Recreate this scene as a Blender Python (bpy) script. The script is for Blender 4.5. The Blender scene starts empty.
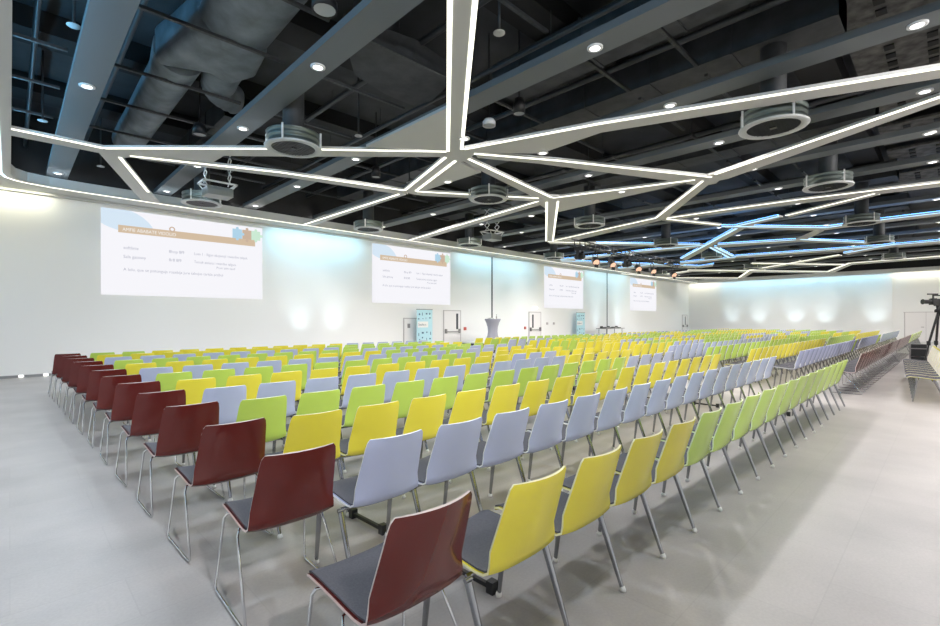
import bpy, bmesh, math, random
from mathutils import Vector, Matrix
C = bpy.context.scene.collection
SC = bpy.context.scene
R = math.radians
random.seed(7)

# ------------------------------------------------------------------ camera, world, exposure
YAW = 45.6
cam_d = bpy.data.cameras.new('camera')
cam = bpy.data.objects.new('camera', cam_d); C.objects.link(cam)
cam_d.sensor_width = 36.0
cam_d.lens = 470.0 * 36.0 / 940.0
cam_d.shift_y = (320.0 - 313.0) / 940.0
cam_d.clip_end = 200
cam.location = (0, 0, 1.57)
cam.rotation_euler = (R(90), 0, R(YAW - 90))
SC.camera = cam

w = bpy.data.worlds.new('World'); SC.world = w
w.use_nodes = True
w.node_tree.nodes['Background'].inputs[0].default_value = (0.9, 0.95, 1, 1)
w.node_tree.nodes['Background'].inputs[1].default_value = 0.05

SC.view_settings.view_transform = 'Standard'
SC.view_settings.look = 'None'
SC.view_settings.gamma = 1
SC.view_settings.use_curve_mapping = False
SC.view_settings.exposure = -0.05
SC.cycles.use_denoising = True
SC.cycles.max_bounces = 7
SC.cycles.diffuse_bounces = 5
SC.cycles.glossy_bounces = 3
SC.cycles.sample_clamp_indirect = 4
SC.cycles.sample_clamp_direct = 12
SC.cycles.caustics_reflective = False
SC.cycles.caustics_refractive = False

ROOM_X0, ROOM_X1, ROOM_Y0, WALL_Y = -1.5, 47.0, -4.5, 17.7
CZ = 5.1            # underside of the lit ceiling bands and the perimeter soffit
BEAM_Z = 5.6        # underside of the grey beams
BEAM_X = [0.95, 3.5, 6.18, 8.84] + [11.5 + 2.64 * k for k in range(13)]
LIGHT_Y = [0.31 + 3.36 * k for k in range(6)]

# ------------------------------------------------------------------ lights of the room
def spot(name, loc, to, power, color, size, blend=0.8, radius=0.06):
    l = bpy.data.lights.new(name, 'SPOT'); l.energy = power; l.color = color
    l.spot_size = R(size); l.spot_blend = blend; l.shadow_soft_size = radius
    o = bpy.data.objects.new(name, l); C.objects.link(o); o.location = loc
    d = Vector(to) - Vector(loc)
    o.rotation_euler = d.to_track_quat('-Z', 'Y').to_euler()
    return o
def area(name, loc, to, along, length, width, power, color):
    """A long narrow lamp: its length lies along the given world axis, it shines from loc toward to."""
    l = bpy.data.lights.new(name, 'AREA'); l.energy = power; l.color = color
    l.shape = 'RECTANGLE'; l.size = length; l.size_y = width
    o = bpy.data.objects.new(name, l); C.objects.link(o)
    z = -(Vector(to) - Vector(loc)); ax = Vector((1, 0, 0)) if along == 'X' else Vector((0, 1, 0))
    z = (z - ax*z.dot(ax)).normalized(); y = z.cross(ax)
    m = Matrix((ax, y, z)).transposed().to_4x4(); m.translation = loc
    o.matrix_world = m
    return o
P_DOWN = 330.0
for i, bx_ in enumerate(BEAM_X):
    for j, ly in enumerate(LIGHT_Y):
        if (i == 0 and j == 0): continue
        warm = (1, 0.94, 0.89) if bx_ > 4 else (0.80, 0.91, 1.0)
        spot('downlight_lamp', (bx_, ly, BEAM_Z - 0.035), (bx_, ly, 0), P_DOWN*(1.0 if bx_ > 4 else 0.86), warm, 156, 0.75, 0.05)
# the downlights over the aisle behind the camera, and unseen spots added there to fill the backs of the rows
for i, bx_ in enumerate(BEAM_X):
    spot('downlight_lamp', (bx_, -3.05, BEAM_Z - 0.035), (bx_, -3.05, 0), 470, (1, 0.94, 0.9), 86, 0.5, 0.05)
for k in range(10):
    x = 0.5 + 4.4 * k
    spot('added_fill_spot', (x, -3.6, 5.3), (x + 0.6, 8.0, 1.4), 1450, (1, 0.96, 0.93), 60, 0.6, 0.12)
# cove light tucked along the screen wall, the end wall and the side wall
area('cove_lamp_screen_wall', (23.2, 17.3, 5.06), (23.2, 17.7, 2.0), 'X', 45.0, 0.1, 30, (1, 0.98, 0.94))
area('cove_lamp_corner', (-0.3, 17.4, 5.06), (-0.3, 17.8, 4.0), 'X', 2.2, 0.08, 16, (1, 0.97, 0.72))
area('cove_lamp_end_wall', (46.72, 16.4, 5.06), (46.98, 16.4, 3.9), 'Y', 2.5, 0.06, 22, (1, 0.98, 0.78))
area('cove_lamp_end_wall', (46.72, 0.5, 5.06), (46.98, 0.5, 3.9), 'Y', 5.0, 0.06, 34, (1, 0.98, 0.78))
area('added_fill_end_wall', (44.5, 8.5, 5.04), (46.9, 8.5, 1.8), 'Y', 18.0, 0.15, 70, (1, 0.98, 0.93))  # unseen fill lamp added to brighten the end wall
# coloured wall washers under the soffit, and their up-lighting partners on the floor
CY = (0.35, 0.78, 1.0)
for x, wdt, p in ((8.8, 3.6, 60), (17.6, 2.6, 26), (20.9, 3.4, 54), (29.9, 2.8, 60), (33.0, 2.6, 60)):
    area('wall_wash_lamp', (x, 17.3, 5.03), (x, 17.66, 2.0), 'X', wdt, 0.05, p, CY)
for x, p in ((8.05, 110), (9.5, 110), (19.75, 90), (21.4, 50), (29.9, 150), (33.0, 150)):
    spot('floor_wash_lamp', (x, 16.95, 0.1), (x, 17.7, 2.7), p, (0.72, 0.92, 1.0), 46, 1.0, 0.05)
spot('stage_front_lamp', (19.0, 11.2, 4.3), (17.6, 17.7, 1.2), 500, (1, 0.95, 0.95), 45, 1.0, 0.1)
spot('stage_front_lamp', (24.0, 11.2, 4.3), (22.0, 17.7, 1.2), 500, (1, 0.95, 0.95), 40, 1.0, 0.1)
area('end_wash_lamp', (46.62, 9.0, 5.03), (46.86, 9.0, 2.5), 'Y', 11.6, 0.05, 170, CY)
for y in (13.85, 11.7, 9.05, 7.0, 3.9):
    spot('end_floor_lamp', (45.7, y, 0.12), (46.9, y, 2.7), 170, (0.72, 0.92, 1.0), 46, 1.0, 0.05)
# cool cove light along the edge of the side soffit
area('side_cove_lamp', (0.05, 7.0, 5.38), (1.0, 7.0, 5.8), 'Y', 19.0, 0.06, 190, (0.18, 0.6, 1.0))
area('side_strip_lamp', (-0.5, 7.0, 5.05), (0.4, 7.0, 0.0), 'Y', 18.0, 0.15, 50, (0.25, 0.6, 1.0))

# ------------------------------------------------------------------ materials
def mat(name, col, rough=0.5, metal=0.0, coat=0.0, emit=None, strength=0.0, noise=None, bump=0.0, nscale=8.0, spec=0.5):
    m = bpy.data.materials.new(name); m.use_nodes = True
    nt = m.node_tree; b = nt.nodes['Principled BSDF']
    b.inputs['Base Color'].default_value = (*col, 1)
    b.inputs['Roughness'].default_value = rough
    b.inputs['Metallic'].default_value = metal
    b.inputs['Coat Weight'].default_value = coat
    b.inputs['Specular IOR Level'].default_value = spec
    if emit:
        b.inputs['Emission Color'].default_value = (*emit, 1)
        b.inputs['Emission Strength'].default_value = strength
    if noise or bump:
        tc = nt.nodes.new('ShaderNodeTexCoord')
        n = nt.nodes.new('ShaderNodeTexNoise'); n.inputs['Scale'].default_value = nscale
        n.inputs['Detail'].default_value = 5
        nt.links.new(tc.outputs['Object'], n.inputs['Vector'])
        if noise:
            cr = nt.nodes.new('ShaderNodeValToRGB')
            cr.color_ramp.elements[0].color = (*noise, 1); cr.color_ramp.elements[1].color = (*col, 1)
            cr.color_ramp.elements[0].position = 0.3; cr.color_ramp.elements[1].position = 0.7
            nt.links.new(n.outputs['Fac'], cr.inputs['Fac'])
            nt.links.new(cr.outputs['Color'], b.inputs['Base Color'])
        if bump:
            bp = nt.nodes.new('ShaderNodeBump'); bp.inputs['Strength'].default_value = bump
            bp.inputs['Distance'].default_value = 0.05
            nt.links.new(n.outputs['Fac'], bp.inputs['Height'])
            nt.links.new(bp.outputs['Normal'], b.inputs['Normal'])
    return m
def glow(name, col, s):
    m = bpy.data.materials.new(name); m.use_nodes = True
    nt = m.node_tree; nt.nodes.clear()
    e = nt.nodes.new('ShaderNodeEmission'); e.inputs[0].default_value = (*col, 1); e.inputs[1].default_value = s
    o = nt.nodes.new('ShaderNodeOutputMaterial'); nt.links.new(e.outputs[0], o.inputs[0])
    return m
def floor_material():
    m = mat('floor_vinyl', (0.4, 0.39, 0.385), 0.38, 0, 0.0)
    nt = m.node_tree; b = nt.nodes['Principled BSDF']
    tc = nt.nodes.new('ShaderNodeTexCoord')
    n1 = nt.nodes.new('ShaderNodeTexNoise'); n1.inputs['Scale'].default_value = 1.3; n1.inputs['Detail'].default_value = 8
    n2 = nt.nodes.new('ShaderNodeTexNoise'); n2.inputs['Scale'].default_value = 60; n2.inputs['Detail'].default_value = 4
    br = nt.nodes.new('ShaderNodeTexBrick')
    br.offset = 0.5; br.inputs['Scale'].default_value = 1.0
    br.inputs['Color1'].default_value = (0.97, 0.97, 0.97, 1); br.inputs['Color2'].default_value = (1.03, 1.03, 1.03, 1)
    br.inputs['Mortar'].default_value = (0.93, 0.93, 0.93, 1)
    br.inputs['Mortar Size'].default_value = 0.004
    br.inputs['Brick Width'].default_value = 1.0; br.inputs['Row Height'].default_value = 0.5
    for n in (n1, n2, br): nt.links.new(tc.outputs['Object'], n.inputs['Vector'])
    r1 = nt.nodes.new('ShaderNodeValToRGB')
    r1.color_ramp.elements[0].position = 0.3; r1.color_ramp.elements[0].color = (0.325, 0.308, 0.306, 1)
    r1.color_ramp.elements[1].position = 0.75; r1.color_ramp.elements[1].color = (0.425, 0.402, 0.397, 1)
    nt.links.new(n1.outputs['Fac'], r1.inputs['Fac'])
    mx = nt.nodes.new('ShaderNodeMix'); mx.data_type = 'RGBA'; mx.blend_type = 'MULTIPLY'; mx.inputs[0].default_value = 1
    nt.links.new(r1.outputs['Color'], mx.inputs[6]); nt.links.new(br.outputs['Color'], mx.inputs[7])
    mx2 = nt.nodes.new('ShaderNodeMix'); mx2.data_type = 'RGBA'; mx2.blend_type = 'OVERLAY'; mx2.inputs[0].default_value = 0.12
    nt.links.new(mx.outputs[2], mx2.inputs[6]); nt.links.new(n2.outputs['Fac'], mx2.inputs[7])
    nt.links.new(mx2.outputs[2], b.inputs['Base Color'])
    return m
M = {}
M['floor'] = floor_material()
M['wall'] = mat('wall_paint', (0.83, 0.83, 0.825), 0.7)
M['seam'] = mat('seam_grey', (0.12, 0.12, 0.13), 0.6)
M['base'] = mat('baseboard_grey', (0.25, 0.25, 0.26), 0.6)
M['slab'] = mat('dark_slab', (0.055, 0.06, 0.066), 0.8, noise=(0.028, 0.03, 0.034), nscale=1.2)
M['joist'] = mat('black_joist', (0.012, 0.0125, 0.014), 0.8)
M['beam'] = mat('beam_grey', (0.13, 0.145, 0.155), 0.6)
M['band'] = mat('band_white', (0.58, 0.58, 0.57), 0.55)
M['led'] = glow('led_warm_white', (1.0, 0.985, 0.84), 2.0)
M['led_blue'] = glow('led_blue_white', (0.52, 0.80, 1.0), 1.5)
M['led_blue_up'] = glow('led_blue_uplight', (0.12, 0.42, 1.0), 9.0)
M['led_left'] = glow('led_cool_white', (0.75, 0.95, 1.0), 2.5)
M['rail'] = mat('rail_black', (0.06, 0.065, 0.07), 0.45, 0.6)
M['duct'] = mat('duct_wrap', (0.22, 0.26, 0.29), 0.6, 0.1, noise=(0.1, 0.12, 0.14), bump=0.6, nscale=2.5)
M['duct_dark'] = mat('duct_dark', (0.06, 0.065, 0.07), 0.6, 0.1, noise=(0.03, 0.033, 0.036), bump=0.3, nscale=3)
M['wool'] = mat('mineral_wool_board', (0.16, 0.16, 0.155), 0.9, noise=(0.035, 0.035, 0.035), nscale=4)
M['black'] = mat('black_plastic', (0.015, 0.015, 0.017), 0.4)
M['diff_ring'] = mat('diffuser_ring_white', (0.5, 0.52, 0.52), 0.4)
M['diff_drum'] = mat('diffuser_drum_metal', (0.16, 0.19, 0.18), 0.35, 0.7)
M['diff_grille'] = mat('diffuser_grille', (0.05, 0.05, 0.055), 0.5)
M['lens'] = glow('downlight_lens', (1.0, 0.97, 0.95), 4.0)
M['trimwhite'] = mat('white_trim', (0.75, 0.75, 0.75), 0.4)
M['chrome'] = mat('chrome', (0.72, 0.73, 0.75), 0.13, 1.0)
M['chrome_dark'] = mat('dark_chrome', (0.36, 0.37, 0.39), 0.12, 1.0)
M['glide'] = mat('white_glide', (0.8, 0.8, 0.78), 0.4)
M['pad'] = mat('seat_fabric', (0.085, 0.085, 0.1), 0.9, noise=(0.06, 0.06, 0.075), nscale=120)
COL = {'maroon': (0.105, 0.011, 0.008), 'yellow': (0.8, 0.70, 0.06), 'green': (0.48, 0.66, 0.12), 'grey': (0.45, 0.5, 0.72)}
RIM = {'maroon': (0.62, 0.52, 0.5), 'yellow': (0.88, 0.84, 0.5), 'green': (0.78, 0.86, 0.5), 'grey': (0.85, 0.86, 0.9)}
for k in COL:
    M[k] = mat('shell_' + k, COL[k], 0.2, coat=0.3)
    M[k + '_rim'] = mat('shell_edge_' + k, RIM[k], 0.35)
M['glare_cream'] = mat('glare_cream_tone', (0.8, 0.78, 0.7), 0.8)  # glare on the yellow inner backs, put into a pale colour
M['slide'] = glow('slide_white', (0.96, 0.955, 1.0), 1.0)
M['slide_tan'] = glow('slide_tan', (0.68, 0.53, 0.38), 1.0)
M['slide_disc'] = glow('slide_pale_blue', (0.70, 0.83, 0.95), 1.0)
M['slide_blue'] = glow('slide_blue', (0.45, 0.68, 0.84), 1.0)
M['slide_brown'] = glow('slide_brown', (0.62, 0.47, 0.36), 1.0)
M['slide_green'] = glow('slide_green', (0.62, 0.85, 0.68), 1.0)
M['slide_ink'] = glow('slide_ink', (0.48, 0.49, 0.58), 1.0)
M['slide_light'] = glow('slide_letter', (0.97, 0.95, 0.93), 1.0)
M['banner'] = mat('banner_blue', (0.48, 0.74, 0.83), 0.5)
M['ink'] = mat('banner_ink', (0.05, 0.13, 0.22), 0.5)
M['paper'] = mat('white_paper', (0.85, 0.85, 0.85), 0.5)
M['door'] = mat('door_white', (0.8, 0.78, 0.78), 0.5)
M['doorline'] = mat('door_frame_grey', (0.5, 0.47, 0.48), 0.5)
M['bar'] = mat('panic_bar_steel', (0.3, 0.28, 0.28), 0.35, 0.6)
M['red'] = mat('red_plastic', (0.5, 0.09, 0.07), 0.4)
M['glass'] = mat('dark_glass', (0.06, 0.065, 0.075), 0.08)
M['cloth'] = mat('stretch_cloth', (0.3, 0.3, 0.36), 0.75)
M['amber'] = glow('lamp_amber', (1.0, 0.62, 0.42), 1.2)
M['projector'] = mat('projector_grey', (0.3, 0.32, 0.33), 0.45)
M['skin'] = mat('skin', (0.55, 0.33, 0.24), 0.6)

# ------------------------------------------------------------------ helpers
class MB:
    """Collects shapes of one part into one mesh."""
    def __init__(s): s.v = []; s.f = []; s.m = []; s.sm = []
    def add(s, vs, fs, mi=0, smooth=False):
        n = len(s.v); s.v += [tuple(v) for v in vs]
        for f in fs: s.f.append(tuple(i + n for i in f)); s.m.append(mi); s.sm.append(smooth)
    def box(s, x0, x1, y0, y1, z0, z1, mi=0):
        vs = [(x, y, z) for x in (x0, x1) for y in (y0, y1) for z in (z0, z1)]
        s.add(vs, [(0,1,3,2),(4,6,7,5),(0,4,5,1),(2,3,7,6),(0,2,6,4),(1,5,7,3)], mi)
    def prism(s, poly, z0, z1, mi=0):
        a = sum(poly[i][0]*poly[(i+1)%len(poly)][1]-poly[(i+1)%len(poly)][0]*poly[i][1] for i in range(len(poly)))
        if a < 0: poly = poly[::-1]
        n = len(poly)
        vs = [(x, y, z0) for x, y in poly] + [(x, y, z1) for x, y in poly]
        fs = [tuple(range(n-1, -1, -1)), tuple(range(n, 2*n))] + [(i, (i+1)%n, n+(i+1)%n, n+i) for i in range(n)]
        s.add(vs, fs, mi)
    def tube(s, pts, r, n=8, mi=0, caps=True, ry=None):
        pts = [Vector(p) for p in pts]; rs = r if isinstance(r, (list, tuple)) else [r]*len(pts)
        vs = []; prev = None
        for i, p in enumerate(pts):
            if i == 0: d = pts[1]-p
            elif i == len(pts)-1: d = p-pts[i-1]
            else: d = (pts[i+1]-p).normalized()+(p-pts[i-1]).normalized()
            d.normalize()
            if prev is None:
                a = Vector((0,0,1)) if abs(d.z) < .9 else Vector((1,0,0))
                u = d.cross(a).normalized()
            else:
                u = (prev - d*prev.dot(d)).normalized()
            prev = u; w_ = d.cross(u)
            for k in range(n):
                t = 2*math.pi*k/n
                vs.append(p + u*(rs[i]*math.cos(t)) + w_*((ry or rs[i])*math.sin(t)))
        fs = []
        for i in range(len(pts)-1):
            for k in range(n):
                fs.append((i*n+k, i*n+(k+1)%n, (i+1)*n+(k+1)%n, (i+1)*n+k))
        s.add(vs, fs, mi, True)
        if caps:
            s.add(vs[:n], [tuple(range(n-1,-1,-1))], mi); s.add(vs[-n:], [tuple(range(n))], mi)
    def lathe(s, prof, n=24, c=(0,0,0), mi=0):
        vs = []
        for r, z in prof:
            for k in range(n):
                t = 2*math.pi*k/n; vs.append((c[0]+r*math.cos(t), c[1]+r*math.sin(t), c[2]+z))
        fs = [(i*n+k, i*n+(k+1)%n, (i+1)*n+(k+1)%n, (i+1)*n+k) for i in range(len(prof)-1) for k in range(n)]
        s.add(vs, fs, mi, True)
    def mesh(s, name, mats):
        me = bpy.data.meshes.new(name); me.from_pydata(s.v, [], s.f)
        for m in (mats if isinstance(mats, (list, tuple)) else [mats]): me.materials.append(m)
        me.polygons.foreach_set('material_index', s.m)
        me.polygons.foreach_set('use_smooth', s.sm)
        me.update()
        return me
    def build(s, name, mats, parent=None, loc=None):
        o = bpy.data.objects.new(name, s.mesh(name, mats)); C.objects.link(o)
        if parent: o.parent = parent
        if loc: o.location = loc
        return o
def tag(o, label, cat, group=None, kind=None):
    o['label'] = label; o['category'] = cat
    if group: o['group'] = group
    if kind: o['kind'] = kind
    return o
def struct(o): o['kind'] = 'structure'; return o
def empty(name, loc=(0,0,0), rz=0.0, label=None, cat=None, group=None):
    o = bpy.data.objects.new(name, None); C.objects.link(o)
    o.location = loc; o.rotation_euler = (0, 0, rz); o.empty_display_size = 0.1
    if label: tag(o, label, cat, group)
    return o
KIDS = {}
def kids(o):
    if o.name not in KIDS: KIDS[o.name] = list(o.children)
    return KIDS[o.name]
def dup(root, loc, rz=0.0, label=None, group=None):
    r = root.copy(); C.objects.link(r); r.location = loc; r.rotation_euler = (0, 0, rz)
    if label: r['label'] = label
    if group: r['group'] = group
    for ch in kids(root):
        c = ch.copy(); C.objects.link(c); c.parent = r
        for g in kids(ch):
            d = g.copy(); C.objects.link(d); d.parent = c
    return r
ORD = ['', 'first', 'second', 'third', 'fourth', 'fifth', 'sixth', 'seventh', 'eighth', 'ninth', 'tenth', 'eleventh', 'twelfth', 'thirteenth',
       'fourteenth', 'fifteenth', 'sixteenth', 'seventeenth', 'eighteenth', 'nineteenth', 'twentieth']
def text(name, s, size, m, parent, loc, rot=(R(90), 0, 0), sx=1.0, align='LEFT'):
    cu = bpy.data.curves.new(name, 'FONT'); cu.body = s; cu.size = size; cu.align_x = align; cu.extrude = 0.001
    cu.materials.append(m)
    o = bpy.data.objects.new(name, cu); C.objects.link(o)
    me = bpy.data.meshes.new_from_object(o, depsgraph=bpy.context.evaluated_depsgraph_get()); bpy.data.objects.remove(o)
    o = bpy.data.objects.new(name, me); C.objects.link(o); o.parent = parent; o.location = loc; o.rotation_euler = rot; o.scale = (sx, 1, 1)
    return o

# ------------------------------------------------------------------ room shell
b = MB(); b.box(ROOM_X0-.2, ROOM_X1+.2, ROOM_Y0-.2, WALL_Y+.2, -0.15, 0); struct(b.build('floor', M['floor']))
b = MB(); b.box(ROOM_X0-.2, ROOM_X1+.2, ROOM_Y0-.2, WALL_Y+.2, 7.3, 7.5); struct(b.build('ceiling', M['slab']))
b = MB(); b.box(ROOM_X0-.2, ROOM_X1+.2, WALL_Y, WALL_Y+.2, 0, 5.2); b.box(ROOM_X0-.2, ROOM_X1+.2, WALL_Y, WALL_Y+.2, 5.2, 7.3, 1); struct(b.build('wall_screen', [M['wall'], M['joist']]))
b = MB(); b.box(ROOM_X0-.2, ROOM_X0, ROOM_Y0, WALL_Y, 0, 5.2); b.box(ROOM_X0-.2, ROOM_X0, ROOM_Y0, WALL_Y, 5.2, 7.3, 1); struct(b.build('wall_left', [M['wall'], M['joist']]))
b = MB(); b.box(ROOM_X1, ROOM_X1+.2, ROOM_Y0, WALL_Y, 0, 5.2); b.box(ROOM_X1, ROOM_X1+.2, ROOM_Y0, WALL_Y, 5.2, 7.3, 1); struct(b.build('wall_end', [M['wall'], M['joist']]))
b = MB(); b.box(ROOM_X0-.2, ROOM_X1+.2, ROOM_Y0-.2, ROOM_Y0, 0, 5.2); b.box(ROOM_X0-.2, ROOM_X1+.2, ROOM_Y0-.2, ROOM_Y0, 5.2, 7.3, 1); struct(b.build('wall_back', [M['wall'], M['joist']]))
b = MB(); b.box(ROOM_X0, ROOM_X1, WALL_Y-.012, WALL_Y, 0, 0.07); struct(b.build('baseboard_screen', M['base']))
# movable-wall joints on the screen wall, the raised pale panel of the end wall
for k, x in enumerate((19.03, 31.48)):
    b = MB(); b.box(x-.055, x+.055, WALL_Y-.012, WALL_Y, 0.07, 5.1); struct(b.build('trim_%d' % (k+1), M['seam']))
b = MB(); b.box(ROOM_X1-.1, ROOM_X1, 3.0, 14.95, 0, 5.02); struct(b.build('trim_3', M['wall']))
# soffit running round the room, with a rounded inner corner
inner = [(0.02, ROOM_Y0), (0.02, 15.9), (0.1, 16.25), (0.32, 16.5), (0.75, 16.64), (1.5, 16.69), (ROOM_X1-.45, 16.72), (ROOM_X1-.45, ROOM_Y0)]
b = MB()
outer = [(ROOM_X0, ROOM_Y0), (ROOM_X0, 15.9), (ROOM_X0, 16.6), (ROOM_X0, 17.2), (ROOM_X0, WALL_Y), (1.5, WALL_Y), (ROOM_X1, WALL_Y), (ROOM_X1, ROOM_Y0)]
for i in range(len(inner)-1):
    b.prism([inner[i], inner[i+1], outer[i+1], outer[i]], CZ, CZ+.25)
b.box(ROOM_X0, ROOM_X1, WALL_Y-.14, WALL_Y, CZ-.06, CZ)
soff = struct(b.build('trim_4', M['band']))
def ribbon(mb, pts, wdt, z0, z1, side):
    """Thin strip of width wdt along a polyline, to its given side."""
    n = len(pts); off = []
    for i, p in enumerate(pts):
        a = Vector(pts[max(i-1,0)]); c = Vector(pts[min(i+1,n-1)])
        d = (c-a).normalized(); nn = Vector((-d.y, d.x))*side
        off.append((p[0]+nn.x*wdt, p[1]+nn.y*wdt))
    for i in range(n-1):
        mb.prism([pts[i], pts[i+1], off[i+1], off[i]], z0, z1)
b = MB(); ribbon(b, [(-0.13, ROOM_Y0), (-0.13, 15.9), (-0.06, 16.28)], .05, CZ-.012, CZ+.01, 1)
b.build('light_strip', M['led_left'], soff)
b = MB(); ribbon(b, [(-0.06, 16.28), (0.12, 16.5), (0.32, 16.6), (0.75, 16.7), (1.5, 16.75), (ROOM_X1-.45, 16.78)], .05, CZ-.012, CZ+.01, 1)
b.build('light_strip', M['led'], soff)

# dark void above: beams along the room's depth, joists across
for k, x in enumerate(BEAM_X):
    b = MB(); b.box(x-.23, x+.23, ROOM_Y0, WALL_Y, BEAM_Z, BEAM_Z+.12); struct(b.build('ceiling_beam', M['beam']))
for y in (-1.5, 2.0, 5.2, 8.6, 12.1, 15.3):
    b = MB(); b.box(ROOM_X0, ROOM_X1, y-.35, y+.35, 6.9, 7.3); struct(b.build('ceiling_joist', M['joist']))

# underside outlines of the lit ceiling bands, metres
BANDS = [
 ('A',[(0.1,0.1),(0.1,-0.42),(6.69,7.03),(6.52,7.36)],[1,3]),
 ('A',[(6.67,7.0),(7.54,4.38),(9.26,0.1),(10.95,-4.2),(11.58,-4.2),(9.71,0.1),(8.57,3.04),(7.96,4.6),(8.05,6.07),(7.02,7.03)],[0,1,2]),
 ('A',[(7.02,7.03),(8.67,6.02),(12.35,4.09),(12.56,4.05),(12.45,4.76),(8.57,6.49),(7.29,7.2)],[0,1]),
 ('A',[(7.19,7.34),(11.16,7.99),(11.54,8.55),(11.06,8.44),(8.04,7.79),(7.1,7.56)],[0]),
 ('A',[(6.52,7.36),(6.67,7.0),(7.04,7.01),(7.2,7.35),(7.25,7.79),(6.76,7.71)],[]),
 ('A',[(6.72,7.67),(7.64,10.38),(8.01,10.58),(7.96,10.2),(7.09,7.66)],[0,3]),
 ('A',[(8.1,9.85),(8.07,7.86),(7.12,7.68),(7.96,10.2)],[]),
 ('A',[(7.96,10.21),(10.92,8.31),(11.25,8.66),(10.86,8.85),(8.4,10.5),(8.01,10.58)],[0]),
 ('A',[(1.84,12.3),(4.6,11.16),(7.66,10.36),(8.0,10.66),(7.71,10.88),(5.21,11.43),(2.05,12.46)],[0,1]),
 ('A',[(1.37,12.12),(3.96,9.62),(6.51,7.35),(6.72,7.67),(4.17,10.12),(3.29,10.93),(3.25,11.56),(2.0,12.2),(1.78,12.59),(1.34,12.55)],[0,1]),
 ('A',[(5.19,8.33),(5.2,5.87),(6.5,7.34)],[]),
 ('A',[(0.02,12.08),(1.37,12.12),(1.34,12.59),(0.01,12.58)],[0]),
 ('A',[(1.34,12.57),(1.74,12.58),(2.76,15.44),(3.26,16.75),(2.78,16.71)],[1]),
 ('A',[(11.45,8.46),(11.64,8.11),(17.36,12.39),(17.1,12.65)],[1,3]),
 ('A',[(11.18,8.02),(12.29,4.48),(12.62,4.47),(12.45,4.76),(12.83,8.94),(11.7,8.56)],[0]),
 ('A',[(11.18,8.57),(12.58,16.75),(13.03,16.63),(11.61,8.56)],[0]),
 ('A',[(7.76,10.81),(7.73,16.7),(8.11,16.75),(8.0,10.75)],[0]),
 ('A',[(12.17,3.99),(10.47,0.11),(8.59,-4.2),(8.79,-4.2),(10.86,0.11),(12.85,3.89),(12.86,4.49),(12.26,4.35)],[0,1]),
 ('A',[(12.54,4.42),(15.92,7.13),(16.51,7.17),(16.34,6.92),(12.56,4.05)],[0]),
 ('A',[(15.92,7.13),(17.22,12.27),(17.78,12.55),(17.91,11.48),(16.51,7.17)],[0]),
 ('A',[(16.21,6.85),(16.29,5.16),(16.47,3.06),(16.99,0.18),(17.97,-4.2),(17.93,-4.2),(17.64,0.18),(17.11,3.18),(16.63,7.12)],[0,1,2]),
 ('A',[(16.38,6.89),(18.82,5.91),(19.17,6.15),(16.58,7.17)],[0]),
 ('A',[(18.71,3.9),(17.22,1.49),(17.56,1.38),(19.17,3.88)],[0]),
 ('A',[(17.29,12.65),(19.2,11.35),(19.77,11.69),(17.93,13.0)],[0]),
 ('B',[(19.2,11.35),(23.0,8.15),(23.76,8.11),(24.39,8.37),(19.77,11.69)],[0]),
 ('B',[(19.14,5.97),(22.22,3.29),(22.96,3.61),(19.68,6.03)],[0]),
 ('B',[(19.46,5.65),(18.66,4.12),(19.03,4.02),(20.16,5.64)],[0]),
 ('B',[(19.97,5.8),(27.49,10.84),(28.66,10.96),(20.35,5.59)],[0]),
 ('B',[(23.6,7.57),(24.66,4.73),(22.65,3.62),(23.07,3.5),(25.55,4.67),(24.74,8.03)],[0]),
 ('B',[(24.72,4.53),(28.02,2.52),(28.88,2.6),(25.49,4.74)],[0]),
 ('B',[(22.23,3.37),(21.85,1.6),(21.82,0.23),(22.12,-4.2),(22.69,-4.2),(22.56,0.24),(22.63,1.65),(22.96,3.61)],[0,1,2]),
 ('B',[(28.58,8.29),(29.56,2.56),(29.51,0.31),(30.07,-4.2),(31.06,-4.2),(30.67,0.32),(30.69,2.66),(29.74,8.63)],[0,1,2]),
 ('B',[(31.46,3.95),(29.31,1.85),(29.94,1.65),(32.53,3.87)],[0]),
 ('B',[(24.3,7.88),(28.54,8.33),(28.98,8.77),(24.32,8.21)],[0,2]),
 ('B',[(29.4,11.6),(29.03,8.43),(29.99,8.7),(30.73,12.12)],[0]),
 ('B',[(22.9,15.89),(23.14,12.74),(23.01,10.97),(23.35,8.01),(24.05,8.25),(23.87,11.39),(23.93,16.61)],[0,1,2]),
 ('B',[(23.45,16.13),(32.24,11.43),(31.67,10.45),(33.03,10.9),(33.67,11.94),(24.44,16.75)],[0,1]),
 ('B',[(29.67,15.86),(28.84,12.78),(29.91,12.93),(31.26,16.4)],[0]),
 ('C',[(43.32,12.35),(37.29,9.93),(32.03,4.25),(32.8,4.17),(38.76,9.93),(44.09,12.11)],[0,1]),
 ('C',[(34.08,12.89),(42.52,6.15),(44.34,6.41),(35.85,13.27)],[0]),
 ('C',[(42.5,6.26),(37.12,4.39),(36.66,0.38),(37.36,-4.2),(38.45,-4.2),(38.15,0.4),(38.62,4.4),(44.5,6.25)],[0,1,2]),
 ('C',[(32.84,8.58),(37.93,4.62),(39.06,4.75),(34.04,8.89)],[0]),
 ('C',[(33.28,17.46),(39.14,16.44),(43.52,12.4),(45.69,13.02),(40.64,17.39),(34.81,17.5)],[0,1]),
 ('C',[(36.19,15.6),(34.77,13.15),(35.9,13.22),(37.67,15.88)],[0]),
]

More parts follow.
